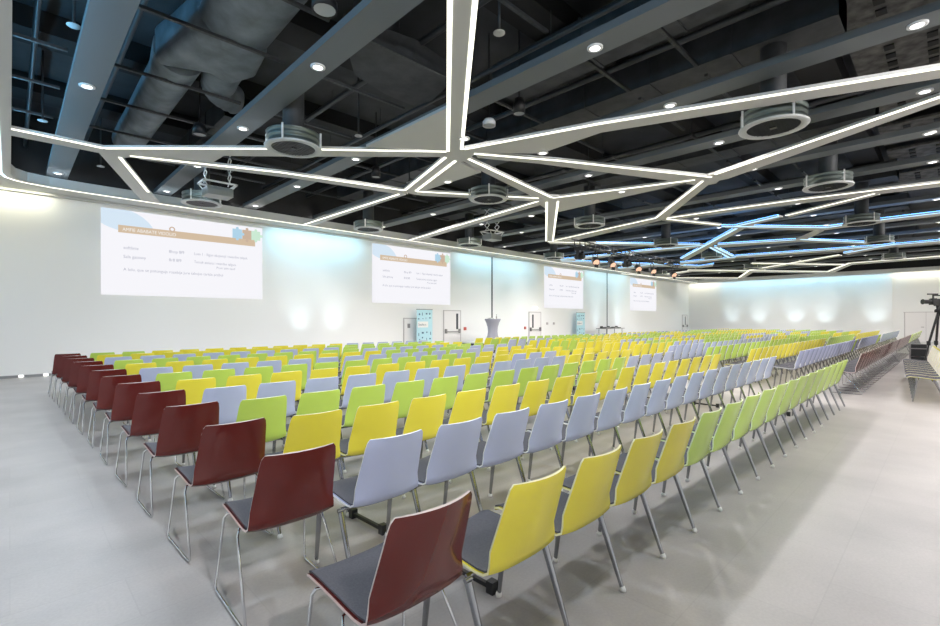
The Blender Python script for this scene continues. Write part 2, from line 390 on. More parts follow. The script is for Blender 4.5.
# ------------------------------------------------------------------ lit ceiling bands: three connected networks
nets = {}
for key, lab in (('A', 'white star-shaped ceiling band network with warm lit edges over the chairs'),
                 ('B', 'narrow ceiling bands glowing blue around the stage truss'),
                 ('C', 'narrow warm white ceiling bands just before the end wall')):
    nets[key] = empty('ceiling_light_band', (0, 0, CZ), 0, lab, 'ceiling light')
for bi, (net, poly, leds) in enumerate(BANDS):
    root = nets[net]
    a = sum(poly[i][0]*poly[(i+1) % len(poly)][1]-poly[(i+1) % len(poly)][0]*poly[i][1] for i in range(len(poly)))
    side = 1 if a > 0 else -1
    b = MB(); b.prism(poly, 0.0008*(bi % 9), 0.05+0.0006*(bi % 9))
    pan = b.build('band', M['band'], root)
    wd = {'A': 0.065, 'B': 0.10, 'C': 0.11}[net]
    if leds:
        runs = []
        for e in leds:
            if runs and runs[-1][-1] == e: runs[-1].append(e+1)
            else: runs.append([e, e+1])
        for rn in runs:
            pts = [poly[i % len(poly)] for i in rn]
            b = MB(); ribbon(b, pts, wd, -0.012-0.0003*(bi % 7), 0.002, side)
            b.build('light_strip', M['led_blue'] if net == 'B' else M['led'], pan)
            if net == 'B':
                b = MB(); ribbon(b, pts, .08, 0.05, 0.06, side); b.build('light_strip', M['led_blue_up'], pan)

for poly in ([(12.12, 4.49), (12.27, 4.07), (12.55, 3.89), (13.05, 4.23), (13.05, 4.55), (12.54, 4.79)], [(11.06, 8.6), (10.97, 8.03), (11.33, 7.76), (12.3, 8.5), (12.46, 8.91), (12.18, 8.99)]):
    b = MB(); b.prism(poly, -0.0015, 0.06); b.build('band', M['band'], nets['A'])
# ------------------------------------------------------------------ downlights
def downlight_proto():
    r = empty('downlight', (0, 0, -50))
    b = MB(); b.lathe([(0.075, -0.02), (0.085, -0.026), (0.115, -0.018), (0.115, 0.0)], 20); b.build('trim_ring', M['trimwhite'], r)
    b = MB(); b.lathe([(0.0, -0.012), (0.05, -0.013), (0.08, -0.018)], 16); b.build('lens', M['lens'], r)
    return r
dl = downlight_proto()
used = False
for i, x in enumerate(BEAM_X):
    for j, y in enumerate(LIGHT_Y):
        if (i == 0 and j == 0) or (i == 1 and j < 1): continue
        lab = 'round white downlight on %s beam from the side wall, %s from the screen wall' % (ORD[i+1], ORD[6-j])
        if not used: o = dl; o.location = (x, y, BEAM_Z); used = True
        else: o = dup(dl, (x, y, BEAM_Z))
        tag(o, lab, 'downlight', 'downlights in the beams')
for x, y, lab in ((8.02, 6.0, 'round downlight in the white wedge of the long ceiling band'), (7.97, 8.95, 'round downlight in the white triangle under the star hub'),
                  (6.3, 6.6, 'round downlight in the white panel beside the star stem'), (12.0, 6.3, 'round downlight in the wide white band beyond the second hub'),
                  (12.6, 9.9, 'round downlight in the short band running toward the screen wall')):
    o = dup(dl, (x, y, CZ)); tag(o, lab, 'downlight', 'downlights in the white bands')

# ------------------------------------------------------------------ rails, ducts and boards in the void
rail_src = MB(); rail_src.box(-1.12, 1.12, -.03, .03, 0, .045)
for q in range(28): rail_src.box(-1.1+q*.08, -1.06+q*.08, -.018, .018, -.004, 0, 1)
rail_me = rail_src.mesh('ceiling_rail', [M['rail'], M['duct_dark']])
RY = (3.1, 4.36, 6.45, 8.05, 10.2, 11.95, 13.8, 15.6)
for i in range(9):
    for j, y in enumerate(RY):
        o = bpy.data.objects.new('ceiling_rail', rail_me); C.objects.link(o)
        if i == 0: o.location = (-0.38, y, 6.0); o.scale = (0.95, 1, 1)
        else: o.location = (BEAM_X[i-1]+1.32, y, 6.0)
        if i == 0: continue_lab = 'black strut rail beside the side soffit, %s from the screen wall' % ORD[8-j]
        else: continue_lab = 'black strut rail between beams %s and %s, %s from the screen wall' % (('one two three four five six seven eight nine').split()[i-1], 'two three four five six seven eight nine ten'.split()[i-1], ORD[8-j])
        tag(o, continue_lab, 'rail', 'strut rails under the dark ceiling')
r = empty('air_duct', (2.3, 9, 6.4), 0, 'wrapped dark grey air duct with two round branches between first and second beam', 'air duct')
b = MB()
b.tube([(-.02, 6.5, 0), (-.03, 4.4, 0), (-.05, 1.6, 0.0), (-.1, .75, 0.02)], [.36, .36, .37, .42], 20); b.build('round_branch', M['duct'], r)
b = MB(); b.prism([(-.5, .9), (-.35, .2), (-.2, -.8), (.85, -.9), (1.0, .1), (.75, .75), (.3, .55)], -.34, .45); o = b.build('plenum', M['duct'], r)
bv = o.modifiers.new('bevel', 'BEVEL'); bv.width = .16; bv.segments = 4; o.data.polygons.foreach_set('use_smooth', [True]*len(o.data.polygons))
b = MB(); b.tube([(.38, -.6, .05), (.3, -3.5, .05), (.25, -12, .05)], .56, 20, ry=.42); b.build('main_duct', M['duct'], r)
b = MB(); b.tube([(.62, .5, 0), (.66, 1.0, -.02), (.72, 1.3, -.02)], [.34, .33, .32], 18); b.build('round_branch', M['duct'], r)
b = MB(); pts = []; rs = []
for k in range(15):
    t = k/14*R(80); pts.append((1.42-.7*math.cos(t), 1.3+.75*math.sin(t), 0.0+.02*k/14)); rs.append(.31 if k % 2 else .275)
b.tube(pts, rs, 18); b.build('flexible_hose', M['duct'], r)
r = empty('air_duct', (5.0, 7.45, 6.25), 0, 'flat dark grey duct crossing between second and third beam', 'air duct')
b = MB(); b.prism([(-1.1, -.5), (-.3, .5), (.6, .75), (1.3, .75), (1.45, .3), (1.2, -.6), (.2, -.75)], 0, .35); b.build('flat_duct', M['duct_dark'], r)
for hx, hy in ((-.6, 0), (1.0, .3)):
    b = MB(); b.tube([(hx, hy, .35), (hx, hy, 1.05)], .01, 5); b.build('hanger', M['rail'], r)
for x, y0, y1, lab in ((7.5, 6.6, -3, 'square black duct running beside the third beam'), (9.55, 1.2, 16.8, 'square black duct behind the large round diffuser'),
                       (14.62, 1.2, 16.8, 'square black duct running between the sixth and seventh beam'),
                       (3.95, 11.7, 16.5, 'square black duct over the screen side beyond the flat duct'),
                       (21.1, 1.2, 16.8, 'square black duct above the blue glowing ceiling bands'), (26.9, 1.2, 16.8, 'square black duct beyond the stage lamps'), (34.4, 1.2, 16.8, 'square black duct last before the end wall')):
    b = MB(); b.box(-.40, .40, min(y0, y1), max(y0, y1), 6.3, 6.82)
    for q in range(int(abs(y1-y0)/1.5)): b.box(-.42, .42, min(y0, y1)+q*1.5, min(y0, y1)+q*1.5+.04, 6.28, 6.84)
    o = b.build('air_duct', M['duct_dark'], None, (x, 0, 0)); tag(o, lab, 'air duct')
for i, (x, y) in enumerate(((10.1, 0.6), (12.8, 0.6), (15.4, 0.6), (18.1, 0.6), (20.7, 0.6), (24.0, 0.6))):
    r = empty('insulation_board', (x, y, 6.88), 0, 'grey mottled insulation board over the aisle side, %s bay' % ('fourth beam', 'fifth beam', 'sixth beam', 'seventh beam', 'eighth beam', 'blue lit')[i], 'insulation board', 'insulation boards over the aisle')
    b = MB(); b.box(-.95, .95, -.8, .8, 0, .06)
    for q in range(4):
        for p in range(2): b.box(-.7+q*.4, -.5+q*.4, -.45+p*.6, -.3+p*.6, -.03, 0, 1)
    b.build('board', [M['wool'], M['joist']], r)

# small things hanging in the void
def can_light(x, y, z, lab, r0=.12, hh=.3, white=False, top=7.3):
    r = empty('hanging_spotlight', (x, y, z), 0, lab, 'spotlight')
    b = MB(); b.lathe([(r0*.85, 0.02), (r0, 0), (r0, hh*.6), (r0*.75, hh), (0, hh)], 18); b.build('housing', M['trimwhite'] if white else M['black'], r)
    b = MB(); b.lathe([(0, .015), (r0*.85, .02)], 16); b.build('lens', M['diff_ring'], r)
    b = MB(); b.tube([(0, 0, hh), (0, 0, top-z)], .015, 6); b.build('rod', M['black'], r)
can_light(7.05, 5.84, 5.55, 'black bell-shaped hanging spotlight near the third beam')
can_light(6.85, 6.45, 5.45, 'small white drum loudspeaker hanging beside the star stem', .13, .13, True)
can_light(3.05, 5.93, 5.75, 'black round hanging loudspeaker above the second beam', .17, .2, False, 6.03)
can_light(7.22, 11.08, 5.5, 'black cylindrical hanging spotlight inside the star triangle')
can_light(3.0, 11.6, 5.65, 'black cylindrical hanging spotlight beside the wrapped duct', .14, .25)
def sprinkler(x, y, z, lab):
    r = empty('ceiling_sprinkler', (x, y, z), 0, lab, 'sprinkler', 'sprinklers under the dark ceiling')
    b = MB(); b.lathe([(0, .03), (.085, .0), (.085, .012), (0, .05)], 16); b.build('rosette', M['diff_ring'], r)
    b = MB(); b.tube([(0, 0, .04), (0, 0, 7.3-z)], .02, 6); b.build('pipe', M['duct_dark'], r)
for x, y, z, lab in ((0.66, 8.83, 5.8, 'round metal sprinkler rosette between the side soffit and first beam'),
                     (0.5, 13.5, 5.8, 'round metal sprinkler rosette close to the lit side corner'),
                     (5.6, 9.3, 5.7, 'round metal sprinkler rosette beyond the flat duct'),
                     (5.1, 4.6, 5.75, 'round metal sprinkler rosette beside the top of the star stem'),
                     (1.75, 16.0, 5.7, 'round metal sprinkler rosette near the screen wall end of first beam'),
                     (8.6, 11.4, 5.7, 'round metal sprinkler rosette beyond the third star arm'),
                     (13.4, 8.2, 5.7, 'round metal sprinkler rosette beside the second hub')):
    sprinkler(x, y, z, lab)

for x, z, rad, m, lab in ((0.3, 6.3, .04, 'rail', 'thin black pipe in the void beside the side soffit'), (1.5, 6.55, .05, 'rail', 'thin black pipe in the void beside the first beam'),
                          (5.35, 6.62, .06, 'rail', 'thin black pipe above the flat duct'), (6.65, 6.4, .05, 'rail', 'thin black pipe in the void beside the third beam'),
                          (8.3, 6.4, .06, 'rail', 'thin black pipe in the void beside the fourth beam'), (10.6, 6.5, .06, 'rail', 'thin black pipe in the void before the fifth beam'),
                          (12.9, 6.45, .07, 'rail', 'thick black pipe in the void between fifth and sixth beam')):
    b = MB(); b.tube([(0, -3.9, 0), (0, 17.6, 0)], rad, 10)
    for q in range(8): b.tube([(0, -3+q*2.6, rad), (0, -3+q*2.6, 6.9-z if (q % 2) else 7.3-z)], .008, 4)
    o = b.build('ceiling_pipe', M[m], None, (x, 0, z)); tag(o, lab, 'pipe', 'pipes in the ceiling void')

# ------------------------------------------------------------------ round air diffusers
def diffuser_proto():
    r = empty('air_diffuser', (0, 0, -50))
    b = MB(); b.lathe([(.5, .02), (.5, .08), (.47, .09), (.47, .13), (.5, .14), (.5, .19), (.47, .2), (.47, .24), (.5, .25), (.5, .28), (0, .28)], 36); b.build('drum', M['diff_drum'], r)
    b = MB(); b.lathe([(.40, .015), (.41, 0), (.52, 0), (.53, .02), (.50, .04)], 36); b.build('ring', M['diff_ring'], r)
    b = MB(); b.lathe([(0, .02), (.41, .02)], 30)
    for k in range(14):
        x = -.36+k*.055; h_ = math.sqrt(max(.0, .39**2-x*x)); b.box(x-.006, x+.006, -h_, h_, .006, .02, 1)
    b.box(-.05, .05, -.05, .05, .0, .02, 2)
    b.build('grille', [M['diff_grille'], M['rail'], M['black']], r)
    for k in range(4):
        t = (k+.5)*math.pi/2
        b = MB(); cx, cy = .53*math.cos(t), .53*math.sin(t)
        b.box(cx-.014, cx+.014, cy-.014, cy+.014, .02, .3)
        b.build('bracket', M['trimwhite'], r)
    b = MB(); b.lathe([(.2, .28), (.2, 1.395)], 24); b.build('neck', M['duct_dark'], r)
    return r
dp = diffuser_proto(); used = False
for i, x in enumerate((3.95, 9.48, 14.7, 21.1, 26.9, 34.4)):
    for j, y in enumerate((2.15, 8.95, 15.05)):
        if i == 0 and j == 0: continue
        lab = 'round drum air diffuser, %s across the room, %s' % (ORD[i+1], ('over the aisle side', 'over the middle rows', 'close to the screen wall')[j])
        if not used: o = dp; o.location = (x, y, 4.9); used = True
        else: o = dup(dp, (x, y, 4.9))
        tag(o, lab, 'air diffuser', 'round air diffusers')

# ------------------------------------------------------------------ scissor-lift projectors
def projector(x, y, lab, top=7.3):
    r = empty('scissor_lift_projector', (x, y, 4.88), 0, lab, 'projector')
    b = MB(); b.box(-.32, .32, -.25, .25, 0, .2); b.box(-.3, .3, -.23, .23, .2, .23); b.build('body', M['projector'], r)
    b = MB(); b.tube([(0.12, .25, .1), (.12, .31, .1)], .07, 16); b.build('lens', M['glass'], r)
    b = MB()
    b.box(-.42, .42, -.3, -.26, .32, .36); b.box(-.42, .42, .26, .3, .32, .36); b.box(-.42, -.38, -.3, .3, .32, .36); b.box(.38, .42, -.3, .3, .32, .36)
    for sx in (-.4, .4):
        for sy in (-.28, .28): b.tube([(sx*.75, sy*.8, .2), (sx, sy, .34)], .015, 6)
    b.build('cradle', M['trimwhite'], r)
    for sx in (-.3, .3):
        b = MB()
        for k in range(4):
            z0 = .36+k*.22
            b.tube([(sx, -.13, z0), (sx, .13, z0+.22)], .016, 6); b.tube([(sx, .13, z0), (sx, -.13, z0+.22)], .016, 6)
        b.build('scissor_arm', M['trimwhite'], r)
    b = MB(); b.box(-.4, .4, -.25, .25, 1.24, 1.3); b.tube([(0, 0, 1.3), (0, 0, top-4.88)], .04, 8); b.build('ceiling_plate', M['rail'], r)
projector(4.0, 13.8, 'grey projector on a white scissor lift in front of the largest slide', 6.28)
projector(14.31, 13.3, 'grey projector on a white scissor lift in front of second slide', 6.28)

# ------------------------------------------------------------------ stage truss with lamps
r = empty('lighting_truss', (16.4, 10.8, 4.62), 0, 'black lighting truss hung beneath the blue glowing ceiling bands', 'truss')
L_ = 11.0
for (dy, dz) in ((-.15, 0), (.15, 0), (0, .26)):
    b = MB(); b.tube([(0, dy, dz), (L_, dy, dz)], .028, 8); b.build('chord', M['black'], r)
b = MB()
for k in range(28):
    x0 = k*L_/28; x1 = (k+1)*L_/28
    b.tube([(x0, -.15, 0), (x1, .15, 0)], .014, 5); b.tube([(x0, -.15, 0), ((x0+x1)/2, 0, .26)], .014, 5); b.tube([((x0+x1)/2, 0, .26), (x1, .15, 0)], .014, 5)
b.build('bracing', M['black'], r)
for x in (1.3, 4.2, 9.2):
    b = MB(); b.tube([(x, 0, .26), (x, 0, 2.5)], .01, 5); b.build('hanger', M['black'], r)
def par(x, lab, tilt):
    r = empty('stage_lamp', (x, 10.8, 4.15), 0, lab, 'stage lamp', 'stage lamps on the truss')
    ax = Vector((-math.sin(tilt)*.75, -math.cos(tilt)*.55, -.45)).normalized()
    c = Vector((0, 0, 0))
    b = MB(); b.tube([c-ax*.2, c-ax*.12, c+ax*.14, c+ax*.16], [.07, .14, .15, .16], 16); b.build('housing', M['black'], r)
    b = MB(); b.tube([c+ax*.161, c+ax*.168], [.14, .13], 16); b.build('lens', M['amber'], r)
    b = MB(); b.tube([(-.18, 0, 0), (-.18, 0, .3), (0, 0, .38), (.18, 0, .3), (.18, 0, 0)], .015, 6); b.tube([(0, 0, .38), (0, 0, .44)], .03, 8); b.box(-.03, .03, -.17, .17, .428, .44); b.build('yoke', M['black'], r)
    for s in (-1, 1):
        b = MB(); p = c+ax*.16; b.box(p.x-.14, p.x+.14, p.y-.01, p.y+.01, p.z+s*.15-.07, p.z+s*.15+.07); b.build('barn_door', M['black'], r)
for x, lab, t in ((18.2, 'black stage lamp with amber lens, first on the truss', .5), (19.6, 'black stage lamp with amber lens, second on the truss', .3),
                  (22.2, 'black stage lamp with amber lens, third on the truss', .6), (23.8, 'black stage lamp with amber lens, fourth on the truss', .4),
                  (26.4, 'black stage lamp with amber lens, last at far truss end', .4)):
    par(x, lab, t)
for x, lab in ((17.0, 'black moving-head lamp hanging at the near truss end'), (21.1, 'black moving-head lamp hanging in the middle of the truss')):
    r = empty('moving_head_lamp', (x, 10.8, 4.59), 0, lab, 'stage lamp')
    b = MB(); b.box(-.2, .2, -.17, .17, -.14, 0); b.build('base', M['black'], r)
    b = MB(); b.box(-.2, -.15, -.06, .06, -.46, -.14); b.box(.15, .2, -.06, .06, -.46, -.14); b.build('yoke', M['black'], r)
    b = MB(); b.tube([(0, -.2, -.36), (0, .0, -.36), (0, .2, -.36)], [.1, .15, .12], 14); b.build('head', M['black'], r)

# ------------------------------------------------------------------ projected slides
def slide(x0, x1, lab):
    W_, H_ = x1-x0, 2.6
    y = WALL_Y-.02
    r = empty('projected_slide', (x0, y, 2.33), 0, lab, 'projected slide', 'projected slides on the screen wall')
    b = MB(); b.box(0, W_, 0, .015, 0, H_); b.build('screen', M['slide'], r)
    def P(u, v): return (u*W_, v*H_)
    k = W_/4.7
    arc = [(.155, 1.0), (.19, .975), (.225, .935), (.255, .885), (.275, .835), (.285, .78), (.283, .755), (.1, .755), (.075, .765), (.04, .785), (.015, .805), (0, .825)]
    b = MB(); vs = [(px*W_, -.003, pz*H_) for px, pz in [(0, 1.0)]+arc]
    b.add(vs, [tuple(range(len(vs)))]); b.build('pale_disc', M['slide_disc'], r)
    b = MB(); b.box(.088*W_, .945*W_, -.008, -.002, .735*H_, .822*H_); b.build('title_bar', M['slide_tan'], r)
    b = MB(); b.lathe([(.05, -.004), (.085, -.004), (.085, .004), (.05, .004)], 20)
    o = b.build('ring_mark', M['slide_brown'], r, (.39*W_, -.008, .84*H_)); o.rotation_euler = (R(90), 0, 0)
    text('title', 'AMFIE ABABATE VIDOLIO', .145, M['slide_light'], r, (.11*W_, -.012, .757*H_), sx=.86*k)
    for s_, u, v, sz in (('softlinie', .115, .545, .13), ('Sala gatowy', .115, .44, .13), ('8hop 8f9', .37, .545, .13), ('8r8 8f9', .37, .44, .13),
                         ('Luan 1 - Iligun ekspansji i twardos talquit', .525, .545, .125), ('Tamuk astiana i twardos talguni', .525, .44, .125),
                         ('Prum taim tausf', .67, .385, .115), ('A lolu, que se potonguja rozebija jure takujus tarisia prabui', .115, .29, .125)):
        text('text_line', s_, sz, M['slide_ink'], r, (u*W_, -.006, v*H_), sx=(.83 if u > .5 else .95)*k)
    for i, (u, c) in enumerate(((.815, 'slide_blue'), (.885, 'slide_brown'), (.95, 'slide_green'))):
        b = MB(); s = .172; zz = .885*H_; cx = u*W_
        b.box(cx-s*.92*k, cx+s*.92*k, -.012, -.004, zz-s*.95, zz+s*.95)
        for dx, dz in ((s*1.1, 0), (0, s*1.1), (0, -s*1.1)) if i != 1 else ((0, s*1.15), (0, -s*1.25)):
            vs = [(cx+dx*k+.05*math.cos(t*math.pi/6), -.013, zz+dz+.05*math.sin(t*math.pi/6)) for t in range(12)]
            b.add(vs, [tuple(range(12))])
        b.build('puzzle_piece', M[c], r)
slide(1.94, 6.63, 'largest projected slide with tan title bar and puzzle pieces, beside the first pair of downlights')
slide(11.33, 15.92, 'second projected slide with tan title bar, above the near emergency door')
slide(23.79, 28.24, 'third projected slide with tan title bar, above the second blue banner')
slide(35.04, 39.74, 'smallest projected slide with tan title bar, last before the end wall')

# ------------------------------------------------------------------ doors on the screen wall
def emergency_door(name, x0, x1, glass_at, hinge):
    y = WALL_Y
    b = MB(); b.box(x0, x1, y-.03, y, 0, 2.02); d = struct(b.build(name, M['door']))
    b = MB(); b.box(x0-.05, x0, y-.035, y, 0, 2.07); b.box(x1, x1+.05, y-.035, y, 0, 2.07); b.box(x0, x1, y-.035, y, 2.02, 2.07); b.build('door_frame', M['doorline'], d)
    b = MB(); g = x0+(x1-x0)*glass_at; b.box(g-.07, g+.07, y-.036, y-.028, 1.1, 1.9); b.build('door_glass', M['glass'], d)
    b = MB(); b.tube([(x0+.08, y-.1, .98), (x1-.08, y-.1, .98)], .02, 8)
    for x in (x0+.08, x1-.08): b.box(x-.05, x+.05, y-.12, y-.03, .9, 1.12)
    b.build('panic_bar', M['bar'], d)
    return d
emergency_door('door_1', 15.5, 16.6, .8, 1)
emergency_door('door_2', 22.3, 23.4, .3, 0)
emergency_door('door_3', 45.4, 46.5, .6, 0)
b = MB(); b.box(13.05, 13.75, WALL_Y-.03, WALL_Y, 0, 1.62); d4 = struct(b.build('door_4', M['door']))
b = MB(); b.box(13.0, 13.05, WALL_Y-.035, WALL_Y, 0, 1.67); b.box(13.05, 13.8, WALL_Y-.035, WALL_Y, 1.62, 1.67); b.build('door_frame', M['doorline'], d4)
b = MB(); b.box(ROOM_X1-.03, ROOM_X1, .1, 2.3, 0, 2.12); d5 = struct(b.build('door_5', M['door']))
b = MB(); b.box(ROOM_X1-.035, ROOM_X1, .0, 2.4, 2.12, 2.16); b.box(ROOM_X1-.035, ROOM_X1, 2.3, 2.36, 0, 2.12); b.box(ROOM_X1-.036, ROOM_X1-.03, 1.19, 1.21, 0, 2.12); b.build('door_frame', M['doorline'], d5)
b = MB(); b.box(ROOM_X1-.09, ROOM_X1-.03, 1.3, 1.45, 1.04, 1.08); b.build('door_handle', M['bar'], d5)
def wall_box(x, z, w_, h_, m, name, lab, cat, grp=None):
    b = MB(); b.box(-w_/2, w_/2, -.05, 0, -h_/2, h_/2); b.box(-w_/4, w_/4, -.06, -.05, -h_/4, h_/4)
    o = b.build(name, m, None, (x, WALL_Y, z)); tag(o, lab, cat, grp)
wall_box(16.95, 1.12, .16, .16, M['red'], 'fire_alarm_button', 'small red alarm button beside the near emergency door', 'alarm button')
wall_box(21.9, 1.1, .14, .16, M['red'], 'fire_alarm_button', 'small red alarm button beside the second emergency door', 'alarm button')
wall_box(13.3, 1.3, .14, .2, M['bar'], 'wall_switch', 'dark wall switch on the small door left of the near blue banner', 'switch')
wall_box(24.1, 1.35, .14, .14, M['doorline'], 'wall_switch', 'pale wall switch first after the second emergency door', 'switch')
wall_box(24.8, 1.35, .14, .14, M['doorline'], 'wall_switch', 'pale wall switch second after the second emergency door', 'switch')
wall_box(22.85, 2.3, .4, .12, M['lens'], 'emergency_light', 'lit emergency lamp above the second emergency door', 'emergency light')
for x, lab in ((.22, 'small glowing floor-level lamp at the baseboard, the one closer to the corner'), (.72, 'small glowing floor-level lamp at the baseboard, the one closer to the chairs')):
    r = empty('baseboard_light', (x, WALL_Y-.014, .04), 0, lab, 'baseboard light', 'floor-level lamps')
    b = MB(); b.box(-.06, .06, -.03, 0, -.035, .04); b.build('housing', M['trimwhite'], r)
    b = MB(); b.box(-.045, .045, -.035, -.03, -.02, .03); b.build('lens', M['lens'], r)

# ------------------------------------------------------------------ banners
def banner(x0, x1, lab, small):
    W_ = x1-x0; y = 17.25
    r = empty('roll_up_banner', (x0, y, 0), 0, lab, 'banner')
    b = MB(); b.box(0, W_, 0, .012, .1, 2.05); b.build('sheet', M['banner'], r)
    b = MB(); b.box(-.01, W_+.01, -.1, .12, 0, .1); b.build('base', M['bar'], r)
    b = MB(); b.box(-.01, W_+.01, -.01, .025, 2.05, 2.08); b.build('top_rail', M['bar'], r)
    b = MB(); b.box(.05*W_, .72*W_, -.006, 0, 1.22, 1.5); b.build('title_patch', M['paper'], r)
    text('title', 'Sztuka e', .15, M['ink'], r, (.09*W_, -.008, 1.31), sx=.95*W_/.95)
    rr = random.Random(3)
    for k in range(18):
        b = MB()
        u = (.14+.24*(k % 4)+rr.uniform(-.04, .04))*W_; v = (1.62, 1.84, .95, .7, .45)[k//4]+rr.uniform(-.05, .05); s = rr.uniform(.025, .06)
        if k % 3 == 0: b.box(u-s, u+s, -.005, 0, v-s*.7, v+s*.7)
        elif k % 3 == 1: b.add([(u+s*math.cos(t*math.pi/5), -.005, v+s*math.sin(t*math.pi/5)) for t in range(10)], [tuple(range(10))])
        else: b.prism([(u-s*.3, -.005), (u+s*.3, -.005), (u+s*.3, 0), (u-s*.3, 0)], v-s*1.4, v+s*1.2)
        b.build('printed_icon', M['ink'], r)
banner(13.45, 14.38, 'light blue roll-up banner with dark icons beside the near emergency door', 0)
banner(26.75, 27.75, 'light blue roll-up banner under the third slide beside the trestle table', 1)

# ------------------------------------------------------------------ stage, cocktail table, trestle table
r = empty('stage_platform', (18.6, 16.1, 0), 0, 'low dark stage platform with pale top by the screen wall', 'stage')
b = MB(); b.box(-2.6, 2.6, -1.0, 1.2, .44, .5); b.build('deck', M['trimwhite'], r)
b = MB(); b.box(-2.58, 2.58, -.98, 1.18, 0, .44); b.build('skirt', M['black'], r)
r = empty('cocktail_table', (17.15, 15.9, .5), 0, 'tall round cocktail table under a grey stretch cover on the stage', 'table')
b = MB(); n = 40; prof = [(.40, 1.12), (.395, 1.08), (.33, .95), (.265, .72), (.25, .5), (.28, .3), (.36, .1), (.42, 0)]
vs = []
for i, (rad, z) in enumerate(prof):
    f = min(1, max(0, (1.05-z)/.9))
    for k in range(n):
        t = 2*math.pi*k/n; q = rad*(1+.10*f*math.cos(4*t)+.025*f*math.cos(16*t)); vs.append((q*math.cos(t), q*math.sin(t), z))
b.add(vs, [(i*n+(k+1) % n, i*n+k, (i+1)*n+k, (i+1)*n+(k+1) % n) for i in range(len(prof)-1) for k in range(n)], 0, True)
b.build('stretch_cover', M['cloth'], r)
b = MB(); b.lathe([(0, 1.13), (.39, 1.13), (.40, 1.12)], 32); b.build('tabletop', M['cloth'], r)
b = MB(); b.tube([(0, 0, 0), (.0, 0, .12)], .035, 10); b.tube([(0, 0, .12), (.01, 0, .2)], [.014, .012], 8); b.lathe([(0, .2), (.02, .2), (.02, .22), (0, .22)], 8, (.01, 0, 0))
o = b.build('water_bottle', M['bar'], None, (17.42, 15.9, 1.63)); tag(o, 'dark bottle standing on the grey cocktail table', 'bottle')
b = MB(); b.box(-.13, .13, -.1, .1, 0, .03); b.box(-.1, .1, -.07, .07, .03, .05)
o = b.build('paper_stack', M['diff_ring'], None, (16.98, 15.85, 1.63)); tag(o, 'low grey paper stack lying on the cocktail table', 'papers')
r = empty('trestle_table', (29.3, 16.2, 0), 0, 'long folding table with dark top beside the second blue banner', 'table')
b = MB(); b.box(-1.3, 1.3, -.35, .35, .98, 1.02); b.build('tabletop', M['bar'], r)
for x in (-1.1, 1.1):
    for y in (-.28, .28):
        b = MB(); b.tube([(x, y, 0), (x*.95, y, .98)], .018, 6); b.build('leg', M['rail'], r)
for i, (dx, m) in enumerate(((-1.0, 'black'), (-.55, 'bar'), (-.1, 'black'), (.5, 'bar'), (1.0, 'black'))):
    b = MB(); b.box(-.18, .18, -.14, .14, 0, .05+.03*(i % 2)); b.box(-.16, .16, .1, .13, .05, .14 if i % 2 == 0 else .09)
    o = b.build('equipment_case', M[m], None, (29.3+dx, 16.2, 1.02)); tag(o, 'small flat dark device on the folding table, %s from the banner' % ORD[i+1], 'device', 'devices on the folding table')

# ------------------------------------------------------------------ chairs
# side profile of the shell: (y, z), seat front to top of back; y grows toward the screen wall
PROF = [(.325, .438), (.312, .452), (.27, .460), (.18, .456), (.08, .445), (-.02, .433), (-.08, .428), (-.13, .432), (-.165, .452),
        (-.187, .495), (-.210, .565), (-.237, .65), (-.266, .74), (-.288, .81), (-.301, .852), (-.307, .872)]
def shell_half_width(i, n):
    z = PROF[i][1]
    if i < 6: return .243
    return .243-.036*min(1, max(0, (z-.43)/.44))
def shell_grid(nx, idx, inset=0.0, lift=0.0):
    rows = []
    for i in idx:
        y, z = PROF[i]
        a = PROF[max(i-1, 0)]; c = PROF[min(i+1, len(PROF)-1)]
        ty, tz = c[0]-a[0], c[1]-a[1]; l = math.hypot(ty, tz); ty /= l; tz /= l
        ny, nz = -tz*-1, ty*-1            # toward the sitter
        ny, nz = tz, -ty
        bk = min(1, max(0, (z-.44)/.12))
        hw = shell_half_width(i, 0)-inset
        # rounded corners at both ends of the profile
        end = len(PROF)-1-i
        cut = {0: .017, 1: .004, 2: .0}.get(end, 0) if end < 3 else ({0: .03, 1: .012, 2: .002}.get(i, 0))
        row = []
        for k in range(nx+1):
            u = -1+2*k/nx
            q = abs(u)
            x = u*(hw-cut)
            dep = .045*bk*(q**2.0)              # sides of the back come forward
            up = .022*(1-bk)*(q**3) if i > 1 else .012*(q**3)
            row.append(Vector((x, y+dep, z+up)))
        rows.append(row)
    return rows
def grid_normals(rows):
    N = []
    n, m = len(rows), len(rows[0])
    for i in range(n):
        r = []
        for k in range(m):
            a = rows[min(i+1, n-1)][k]-rows[max(i-1, 0)][k]
            c = rows[i][min(k+1, m-1)]-rows[i][max(k-1, 0)]
            v = c.cross(a)
            r.append(v.normalized())
        N.append(r)
    return N
